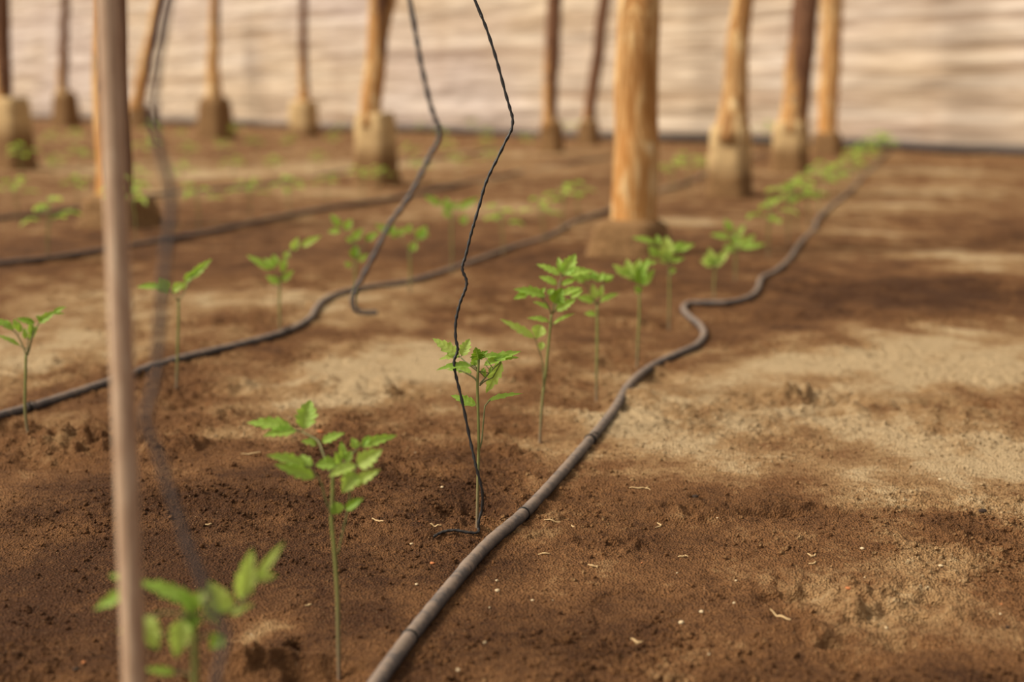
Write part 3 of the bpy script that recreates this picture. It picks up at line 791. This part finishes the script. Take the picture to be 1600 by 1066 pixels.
hero_plant('seedling with narrow twin side leaves, second behind the wire-wound one in its row', (932, 628),
  [(932, 590), (933, 540), (933, 500), (933, 478)],
  [([(933, 478), (922, 457.6), (913.7, 445), (904, 436)], -1, [(914, 440, 894, 431, 12, 30), (922, 438, 908, 424, 10, 20), (930, 438, 925, 423, 12, 15), (938, 440, 918, 428, 8, 30)], 'n'),
   ([(934, 478), (940, 455), (946, 440)], 1, [(938, 437, 960, 431, 8, 35), (935, 440, 944, 425, 10, 20), (944, 439, 958, 436, 7, 30)], 'n'),
   ([(933, 476)], 0, [(931, 468, 925.7, 443, 11, 0), (937, 465, 941, 445, 9, 0)], 'p'),
   ([(933, 478)], 1, [(928, 472, 901, 464, 11, 30), (937, 472, 967, 458, 8, 35)], 'n'),
   ([(933, 492)], -1, [(931, 492, 913, 490, 8, 30)], 'n')], rs=(.0025, .002))
hero_plant('bushy bright seedling, left of and in front of the footing of the thickest post', (995, 578),
  [(997, 530), (999, 490), (999, 455)],
  [([(999, 455), (992, 440), (978, 430)], 0, [(978, 430, 957, 413, 11, 10), (985, 431, 979, 404, 14, 5), (990, 432, 963, 425, 12, 25), (993, 428, 1000, 404, 13, 5)], 'p'),
   ([(1000, 455), (1001, 440)], 1, [(1000, 430, 1014, 403, 13, 10), (1008, 414, 1027, 409, 7, 30), (990, 440, 985, 418, 14, 5)], 'n'),
   ([(1000, 452)], -1, [(1001, 446, 1002, 413, 18, 0)], 'd'),
   ([(1000, 455), (1004, 447)], 1, [(1003, 447, 1023, 420, 12, 5)], 'n'),
   ([(999, 458)], 0, [(1001, 458, 992, 447, 10, 10)], 'n')], rs=(.0026, .002))
hero_plant('seedling in front of the right side of the thickest post footing', (1045, 517),
  [(1046, 470), (1046, 440), (1046, 412)],
  [([(1046, 412), (1043, 400)], 0, [(1043, 403, 1041, 368, 20, 5), (1045, 410, 1030, 394, 16, 5), (1040, 408, 1052, 388, 12, 5)], 'p'),
   ([(1045, 410), (1032, 402), (1024, 392)], -1, [(1028, 402, 1013, 384, 13, 5), (1024, 380, 987, 370, 8, 30), (1029, 384, 1026, 366, 9, 10)], 'n'),
   ([(1046, 410), (1052, 395)], 1, [(1052, 393, 1086, 381, 11, 20), (1050, 388, 1070, 378, 8, 20)], 'n'),
   ([(1046, 415)], 0, [(1047, 410, 1070, 403, 8, 30), (1046, 426, 1056, 420, 8, 10)], 'n')], rs=(.0026, .002))
hero_plant('short seedling with three pale upright leaves, left of the near pipe bend', (1115, 466),
  [(1116, 440), (1117, 418)],
  [([(1117, 418)], 0, [(1116, 414, 1107, 387, 13, 5), (1118, 414, 1141, 387, 12, 5), (1115, 415, 1094, 407, 11, 15), (1117, 416, 1128, 402, 11, 5), (1117, 415, 1117, 398, 12, 5), (1114, 416, 1099, 398, 10, 5)], 'p')], rs=(.0026, .002))
hero_plant('spreading seedling behind the short pale one in the nearest row', (1149, 441),
  [(1149, 415), (1149, 388)],
  [([(1149, 390), (1146, 372), (1143, 360)], 1, [(1143, 362, 1132, 342, 11, 5), (1140, 372, 1110, 366, 9, 25), (1148, 384, 1145, 362, 11, 5)], 'n'),
   ([(1149, 390), (1156, 375)], 0, [(1152, 368, 1163, 351, 10, 5), (1152, 389, 1181, 366, 13, 5), (1148, 385, 1160, 368, 10, 10)], 'p'),
   ([(1149, 392)], -1, [(1160, 388, 1196, 381, 9, 25), (1148, 392, 1130, 384, 9, 20)], 'n')], rs=(.0026, .002))

hero_plant('seedling at the left edge in front of the second pipe', (46, 682),
  [(40.5, 656), (39, 630), (39.5, 604), (40, 580), (40.5, 554.6)],
  [([(41, 556), (35, 539), (25, 521), (12, 512), (0, 508)], 0, [(22, 516, -8, 497, 10, 20), (27, 516, 22, 498, 9, 10), (14, 512, 8, 499, 8, 10), (31, 520, 30, 503, 8, 10), (2, 508, -25, 500, 10, 20)], 'n'),
   ([(42, 556), (45, 550), (52, 523), (63, 503), (82, 488)], -.5, [(60, 505, 88, 486, 10, 20), (83, 489, 103, 479, 6, 25), (82, 490, 101, 490, 4, 30), (66, 502, 56, 493, 7, 20)], 'n'),
   ([(42, 556), (50, 525)], -1, [(55, 506, 25, 497, 9, 20)], 'd'),
   ([(40, 545), (30, 540)], 1, [(32, 541, -6, 522, 6, 30)], 'n'),
   ([(42, 556), (44, 530)], 1, [(50, 522, 47, 503, 10, 5), (45, 532, 60, 507, 8, 10), (40, 530, 38, 512, 8, 10)], 'n')], rs=(.0028, .0022))
hero_plant('seedling just right of the cane in front of the second pipe', (275, 607),
  [(277, 570), (278, 530), (279, 500), (279, 472)],
  [([(279, 472), (290, 452), (298, 438), (312, 420)], 1, [(296, 436, 331, 404, 11, 10), (288, 440, 306, 423, 11, 10), (300, 428, 316, 420, 8, 10)], 'n'),
   ([(279, 472), (268, 458), (252, 446)], 0, [(262, 454, 250, 434, 14, 5), (256, 448, 212, 448, 9, 20), (262, 458, 240, 446, 8, 20)], 'n'),
   ([(279, 472), (278, 455)], -1, [(270, 453, 287, 442, 12, 10), (282, 452, 292, 440, 9, 10), (276, 458, 268, 448, 8, 10)], 'p')], rs=(.0028, .0022))
hero_plant('seedling whose right leaf points up, left of the bend in the second pipe', (437, 524),
  [(437, 500), (437, 470), (437, 442)],
  [([(438, 442), (446, 412), (455, 392), (472, 384)], 1, [(457, 392, 466, 371, 12, 5), (470, 386, 502, 368, 10, 15), (447, 404, 450, 392, 10, 5)], 'p'),
   ([(438, 440), (440, 425)], 0, [(441, 426, 446, 401, 10, 5), (437, 444, 415, 431, 11, 15), (440, 440, 459, 422, 10, 10)], 'n'),
   ([(437, 440), (430, 422), (421, 420)], -1, [(423, 423, 385, 398, 10, 15), (431, 416, 427, 397, 13, 5), (430, 420, 412, 403, 10, 10)], 'n')], rs=(.0028, .0022))
hero_plant('blurred seedling just left of the hooked wire', (555, 487),
  [(555, 450), (555, 420), (556, 400)],
  [([(556, 400), (552, 375), (540, 360)], 0, [(532, 354, 516, 335, 11, 5), (540, 360, 549, 342, 12, 5), (532, 361, 512, 362, 8, 15)], 'n'),
   ([(556, 400), (553, 388), (551, 374)], .5, [(551, 375, 567, 357, 12, 5), (551, 378, 540, 372, 8, 15)], 'n'),
   ([(556, 402)], 0, [(553, 404, 557, 383, 14, 5)], 'd'),
   ([(556, 402), (566, 388), (574, 376)], 1, [(573, 376, 592, 362, 9, 10), (573, 377, 580, 364, 8, 10)], 'n'),
   ([(555, 418)], 0, [(549, 416, 538, 411, 8, 10)], 'n'), ([(556, 410)], 0, [(560, 408, 576, 397, 8, 10)], 'n')], rs=(.0028, .0022))
hero_plant('blurred seedling just right of the hooked wire', (640, 458),
  [(641, 430), (640, 392)],
  [([(640, 392), (625, 370), (612, 362)], 0, [(611, 364, 586, 351, 9, 10), (618, 372, 609, 350, 11, 5), (622, 368, 634, 356, 9, 10)], 'n'),
   ([(640, 392), (650, 370)], 0, [(638, 364, 641, 350, 9, 5), (652, 374, 667, 353, 15, 5), (643, 393, 650, 376, 11, 5), (652, 368, 671, 366, 9, 10)], 'n')], rs=(.0028, .0022))
hero_plant('blurred seedling immediately left of the black wire, behind the second pipe', (706, 428),
  [(706, 390), (705, 340)],
  [([(705, 345), (700, 330)], 0, [(690, 321, 663, 306, 10, 10), (698, 330, 697, 308, 12, 5), (702, 328, 716, 316, 9, 10)], 'n'),
   ([(705, 345), (715, 328)], 0, [(714, 327, 749, 309, 10, 10), (721, 350, 729, 336, 11, 5), (706, 338, 690, 330, 9, 10)], 'n')], rs=(.0028, .0022))

# the nearest, strongly blurred seedling
hero_plant('nearest seedling, very blurred, behind the foot of the cane at lower left', (300, 1330),
  [(302, 1200), (304, 1100), (305, 1052), (303, 988), (299, 964), (296, 950)],
  [([(298, 958), (280, 936), (250, 922), (225, 916)], 0, [(305, 945, 214, 906, 22, 25), (228, 916, 144, 952, 19, 25), (215, 915, 170, 897, 14, 25), (306, 958, 286, 922, 24, 10)], 'n'),
   ([(300, 965), (325, 958), (358, 960)], 1, [(360, 961, 326, 908, 28, 5), (318, 940, 340, 978, 17, 5), (300, 950, 326, 918, 18, 20)], 'p'),
   ([(303, 975), (345, 960), (375, 945), (400, 903)], 1.5, [(377, 940, 394, 857, 26, 0), (400, 905, 444, 846, 12, 5), (398, 904, 433, 899, 14, 15), (360, 962, 396, 943, 9, 20)], 'p'),
   ([(300, 962), (284, 966)], -1, [(285, 966, 275, 1028, 30, 0)], 'p'),
   ([(300, 962), (255, 958), (225, 966)], -1, [(222, 962, 247, 1016, 32, 0), (215, 975, 184, 988, 17, 10)], 'p'),
   ([(303, 980)], 0, [(299, 958, 300, 988, 24, 0)], 'd'),
   ([(304, 1000), (330, 990)], 0, [(348, 992, 327, 1014, 22, 5)], 'n'),
   ([(305, 1060), (290, 1052)], 0, [(275, 1052, 224, 1045, 12, 15)], 'n')], rs=(.0030, .0024))

# ------------------------------------------------------------------ background seedlings: templates copied along the rows
def rot(v, ax, a):
    ax = ax / np.linalg.norm(ax); c, s = math.cos(a), math.sin(a)
    return v * c + np.cross(ax, v) * s + ax * np.dot(ax, v) * (1 - c)
def template(seed, h=.235):
    rng = random.Random(seed); root = empty('tomato_seedling', (0, 0, 0))
    lean = np.array([rng.uniform(-.02, .02), rng.uniform(-.02, .02), 0])
    S = smooth_path([np.array([0, 0, -.01]), np.array([.003, 0, h*.3]) + lean*.3, np.array([0, .002, h*.55]) + lean*.6, np.array([0, 0, h*.74]) + lean], 4)
    mb = MB(); add_tube(mb, S, [.0028, .0022], 7); mb.build('stem', M_STEM, root)
    nl = rng.choice([5, 6]); a0 = rng.random() * 6.28
    for i in range(nl):
        a = a0 + i * 2.4 + rng.uniform(-.3, .3); k = .98 - .09 * (nl - 1 - i) * .8
        b = S[-1] * k; b = np.array([np.interp(b[2], [p[2] for p in S], [p[c] for p in S]) for c in range(2)] + [b[2]])
        out = np.array([math.cos(a), math.sin(a), 0]); up = rng.uniform(.6, 1.1) if i < nl - 2 else rng.uniform(1.2, 2.2)
        d = out + np.array([0, 0, up]); d /= np.linalg.norm(d)
        ln = rng.uniform(.055, .085) if i < nl - 2 else rng.uniform(.035, .05)
        side = np.cross(out, [0, 0, 1.0])
        rc = [b + d * ln * t - np.array([0, 0, 1]) * ln * .35 * t * t + out * ln * .1 * t * t for t in np.linspace(0, 1, 6)]
        lm = MB(); N = np.array([0, 0, 1.0]) + out * -.2
        def lf(B, D, L, W, sd):
            D = D / np.linalg.norm(D); add_leaflet(lm, B, B + D * L, W, N, nu=12, nv=2, teeth=4, seed=sd, droop=.2)
        tip = rc[-1] - rc[-2]
        lf(rc[-1], tip + np.array([0, 0, -.003]), rng.uniform(.034, .046), rng.uniform(.022, .029), seed * 7 + i)
        for q, (ti, sc) in enumerate([(4, 1.0), (3, .8)]):
            for sg in (-1, 1):
                lf(rc[ti], tip / np.linalg.norm(tip) * .6 + side * sg * .8 + np.array([0, 0, rng.uniform(-.1, .35)]), rng.uniform(.025, .036) * sc, rng.uniform(.015, .022) * sc, seed * 7 + i + q * 3 + sg)
        leaf = lm.build('leaf', M_LEAFP if i % 2 else M_LEAF, root)
        pm = MB(); add_tube(pm, rc, [.0013, .0008], 5); pm.build('petiole', M_PET, leaf)
    return root
temps = [template(s) for s in (3, 8, 21, 34, 55)]
used = [False] * len(temps)
def plant(i, loc, rz, sc, label):
    src = temps[i]
    if not used[i]: r = src; used[i] = True
    else:
        r = src.copy(); COL.objects.link(r)
        for ch in list(src.children):
            c = ch.copy(); COL.objects.link(c); c.parent = r
            for g in list(ch.children):
                e = g.copy(); COL.objects.link(e); e.parent = c
    r.location = tuple(float(c) for c in loc); r.rotation_euler = (0, 0, rz); r.scale = (sc, sc, sc)
    tag(r, label, 'seedling', 'tomato seedlings'); return r
ORD = ['first', 'second', 'third', 'fourth', 'fifth', 'sixth', 'seventh', 'eighth', 'ninth', 'tenth', 'eleventh', 'twelfth', 'thirteenth', 'fourteenth', 'fifteenth', 'sixteenth', 'seventeenth', 'eighteenth']
rng = random.Random(77)
rows = [
 ([(1205, 405, 1.0), (1236, 382, 1.1), (1250, 366, 1.0), (1268, 352, 1.0), (1284, 338, 1.05), (1300, 324, 1.1), (1316, 311, 1.05), (1330, 299, 1.1), (1343, 288, 1.1), (1354, 278, 1.1), (1364, 270, 1.1), (1373, 262, 1.2), (1382, 256, 1.2), (1390, 250, 1.2)],
  '{} seedling beyond the spreading one, in the line beside the near pipe'),
 ([(786, 402, .9), (850, 382, .8), (878, 366, .9), (905, 352, .9), (1050, 306, .95), (1075, 297, 1.0), (1100, 289, .9)],
  '{} blurred seedling beyond the black wire, in the row along the second pipe'),
 ([(75, 408, .85), (212, 378, .95), (310, 362, .8), (392, 344, .75), (452, 340, .75), (512, 322, .7), (566, 312, .7), (592, 304, .7), (655, 292, .7), (715, 283, .7), (770, 274, .7)],
  '{} seedling from the left in the blurred row along the third pipe'),
 ([(28, 345, .85), (122, 325, .7), (212, 314, .7), (282, 304, .75), (366, 292, .75), (428, 284, .7), (500, 276, .7), (640, 262, .75), (700, 254, .8), (760, 248, .8), (820, 242, .8)],
  '{} seedling from the left in the blurred row along the furthest pipe'),
 ([(36, 286, 1.0), (85, 284, .7), (128, 276, .8), (232, 266, 1.0), (296, 260, .8), (346, 258, .8), (398, 250, .8), (452, 244, .8), (520, 240, .8), (690, 232, .9), (760, 228, .9), (880, 226, 1.0), (905, 222, 1.0)],
  '{} tiny seedling from the left in the second row from the back'),
 ([(78, 244, .9), (118, 238, .9), (244, 230, 1.1), (286, 228, .8), (372, 224, .9), (530, 216, .8), (660, 214, .8), (736, 214, 1.0), (1010, 220, .9), (1196, 236, 1.2)],
  '{} tiny seedling from the left in the row nearest the pale back sheet')]
for ri, (pts, lab) in enumerate(rows):
    for k, (x, y, sc) in enumerate(pts):
        if x > 1190 and y > 245: x -= 5
        p = ground_hit(x, y, 0, False)
        plant(rng.randrange(len(temps)), p, rng.random() * 6.28, sc * (1.22 if ri > 1 else 1.04) * rng.uniform(.95, 1.08), lab.format(ORD[k]))
for i, t in enumerate(temps):
    if not used[i]:
        for ch in list(t.children_recursive): bpy.data.objects.remove(ch)
        bpy.data.objects.remove(t)

# ------------------------------------------------------------------ small litter on the soil
def lump(name, label, px, py, size, mat, cat, flatk=.6, seed=0):
    p = ground_hit(px, py); Z = float(np.dot(p - CAM, FWD)); s = size * .42 * Z / F
    rng = random.Random(seed + int(px)); mb = MB(); n, m = 6, 10; vs = []; fs = []
    for i in range(n + 1):
        a = math.pi * i / n
        for k in range(m):
            b = 2 * math.pi * k / m; r = s * (1 + rng.uniform(-.18, .18) * (0 < i < n))
            vs.append((r * math.sin(a) * math.cos(b) * 1.2, r * math.sin(a) * math.sin(b), r * math.cos(a) * flatk))
    for i in range(n):
        for k in range(m): fs.append((i*m + k, (i+1)*m + k, (i+1)*m + (k+1) % m, i*m + (k+1) % m))
    mb.add(vs, fs); o = mb.build(name, mat)
    o.location = (p[0], p[1], p[2] + s * flatk * .5); o.rotation_euler = (0, 0, rng.random() * 3); tag(o, label, cat)
def sprig(label, px, py, length, ang, curl=.2, fork=False):
    p = ground_hit(px, py); Z = float(np.dot(p - CAM, FWD)); L = length * Z / F
    d = np.array([math.cos(ang), math.sin(ang), 0]); n = np.array([-d[1], d[0], 0]); P = []
    for t in np.linspace(-.5, .5, 7):
        q = d * L * t + n * L * curl * (t * t - .1) * 2; w = p + q
        q[2] = float(gfun(np.array([w[0]]), np.array([w[1]]))[0]) - p[2] + .0012; P.append(q)
    mb = MB(); add_tube(mb, smooth_path(P, 3), [.0006, .0013, .0009], 6)
    if fork:
        for s_ in (-1, 1): add_tube(mb, smooth_path([P[5], P[5] + (d + n * s_) * L * .15 + np.array([0, 0, .001]), P[5] + (d * .9 + n * s_ * 1.6) * L * .25], 3), [.0008, .0004], 5)
    o = mb.build('dry_straw', M_STRAW); o.location = tuple(p); tag(o, label, 'straw')
PEB = [(1480, 821, 7, 'bright oval white pebble at the right, on the pale dusty soil'), (1408, 913, 5, 'small white pebble left of the rightmost footprint hollow'), (1385, 982, 6, 'small white pebble at lower right below the footprints'),
 (1469, 750, 7, 'pale pebble highest up on the right side of the soil'), (1563, 960, 5, 'cream pebble nearest the lower right corner'), (1347, 858, 8, 'angular white stone chip sticking up, right side'),
 (1470, 885, 8, 'flat cream stone chip below the bright oval white pebble'), (1450, 918, 4, 'tiny white pebble right of the footprints'), (1351, 903, 4, 'tiny white pebble just above the orange chip at right'),
 (1065, 974, 10, 'yellowish tall chip on the dark soil at bottom centre-right'), (1096, 957, 9, 'flat cream chip right of the yellowish tall chip'), (1147, 943, 6, 'white pebble of a pair, lower one, right of centre'),
 (1150, 908, 5, 'white pebble of a pair, upper one, right of centre'), (1058, 896, 4, 'tiny cream pebble below the small grey sprig'), (1121, 810, 4, 'tiny white pebble beside the low pale ridge'), (1108, 1023, 5, 'tiny white pebble near the bottom edge, right of centre'),
 (643, 851, 7, 'beige pebble left of the end of the black wire'), (651, 914, 6, 'pinkish pebble left of the near pipe, above its lower black band'), (691, 762, 6, 'white pebble left of the sharply focused seedling stem'),
 (776, 908, 6, 'white pebble right of the near pipe, upper of a pair'), (777, 924, 9, 'white chip right of the near pipe, lower of a pair'), (757, 1005, 8, 'yellow-white pebble right of the lower black band of the pipe'),
 (765, 950, 4, 'tiny pinkish pebble right of the pipe, below the white pair'), (863, 939, 5, 'cream pebble in the middle of the dark soil, right one of two'), (832, 939, 6, 'grey-beige pebble in the middle of the dark soil, left one of two'),
 (716, 1048, 8, 'flat pale chip near the bottom edge right of the pipe'), (393, 992, 4, 'tiny white pebble right of the nearest seedling'), (648, 709, 7, 'pale pebble left of the black wire, in the brown soil')]
for k, (x, y, s, lab) in enumerate(PEB): lump('pebble', lab, x, y, s, M_PEBW, 'pebble', .6, k)
for k, (x, y, s, lab) in enumerate([(1325, 920, 10, 'orange clay chip at right among the footprints'), (654, 816, 6, 'small orange chip left of the wire-wound seedling'), (676, 881, 9, 'dull orange chip left of the near pipe'),
   (500, 676, 12, 'orange chip behind the top of the large lower left seedling'), (131, 1036, 8, 'small orange chip in the lower left corner'), (1566, 945, 6, 'small orange chip close to the right edge'), (1003, 880, 4, 'tiny orange chip in the middle of the right soil')]):
    lump('clay_chip', lab, x, y, s, M_PEBO, 'chip', .5, 40 + k)
for k, (x, y, s, lab) in enumerate([(1087, 777, 12, 'round dark clod with a hollow beside it, right of the pipe'), (119, 1047, 12, 'dark bluish clod in the lower left corner'), (1574, 981, 9, 'small dark clod at the lower right edge'), (1535, 800, 14, 'dark clod on the pale soil at right')]):
    lump('soil_clod', lab, x, y, s, M_PEBD, 'clod', .5, 70 + k)
for a in [('pale bone-like straw lying right of the near pipe', 998, 764, 30, .05, .15, True), ('thin light stick lying diagonally at lower right', 1219, 964, 42, -.9, .05), ('short pale straw low on the dark soil right of centre', 993, 1004, 26, -1.0, .1, True),
   ('small forked grey sprig on the right soil', 1066, 871, 14, .3, .3, True), ('curled pale straw at the end of the low ridge', 1030, 812, 18, 1.3, .8), ('forked pale straw right of the upper black band', 926, 886, 16, -.3, .2, True),
   ('flat pale straw just right of the upper black band', 863, 815, 26, -.1, .1), ('short tilted straw right of the flat pale one', 895, 824, 8, -.9, .1), ('fine straw left of the end of the black wire', 590, 813, 22, -.5, .1),
   ('fine straw just above the end of the black wire', 681, 824, 18, -.1, .2), ('short pale straw high left of the nearest seedling wire', 325, 822, 12, .4, .2), ('short pale straw left of the large seedling stem', 482, 947, 12, .8, .1),
   ('long pale straw left of the large seedling top', 392, 710, 30, .1, .1), ('pale straw lying alone on the middle right soil', 850, 868, 18, .0, .1), ('faint straw right of the pale bone-like one', 1270, 880, 14, .5, .4), ('curved straw near the white pebble pair', 1268, 870, 12, -.2, .9)]:
    sprig(*a)

# ------------------------------------------------------------------ light, world, camera
sun = bpy.data.lights.new('sun', 'SUN'); sun.energy = 3.7; sun.angle = math.radians(22); sun.color = (1.0, .90, .74)
so = bpy.data.objects.new('sun', sun); COL.objects.link(so)
to_sun = Vector((-.82, -.10, .74)); so.rotation_euler = to_sun.to_track_quat('Z', 'Y').to_euler(); so.location = (-6, 0, 6)
w = bpy.data.worlds.new('World'); scene.world = w; w.use_nodes = True
nt = w.node_tree; nt.nodes.clear()
wo = nt.nodes.new('ShaderNodeOutputWorld'); bg = nt.nodes.new('ShaderNodeBackground')
tc = nt.nodes.new('ShaderNodeTexCoord'); sp = nt.nodes.new('ShaderNodeSeparateXYZ'); nt.links.new(tc.outputs['Generated'], sp.inputs[0])
ma = nt.nodes.new('ShaderNodeMath'); ma.operation = 'MULTIPLY_ADD'; ma.inputs[1].default_value = -.5; ma.inputs[2].default_value = .5; nt.links.new(sp.outputs[0], ma.inputs[0])
rp = nt.nodes.new('ShaderNodeValToRGB'); nt.links.new(ma.outputs[0], rp.inputs[0])
rp.color_ramp.elements[0].color = (.36, .33, .30, 1); rp.color_ramp.elements[1].color = (1.0, .93, .82, 1)
nt.links.new(rp.outputs[0], bg.inputs[0]); bg.inputs[1].default_value = .68
nt.links.new(bg.outputs[0], wo.inputs[0])

cam = bpy.data.cameras.new('camera'); co = bpy.data.objects.new('camera', cam); COL.objects.link(co)
cam.lens = 50; cam.sensor_width = 36; cam.clip_start = .02; cam.clip_end = 300
co.location = (0, 0, H); co.rotation_euler = (math.pi / 2 - TH, 0, 0)
cam.dof.use_dof = True; cam.dof.focus_distance = ZC; cam.dof.aperture_fstop = 2.8
scene.camera = co
vs = scene.view_settings; vs.view_transform = 'Standard'; vs.look = 'None'; vs.gamma = 1; vs.exposure = .5; vs.use_curve_mapping = False
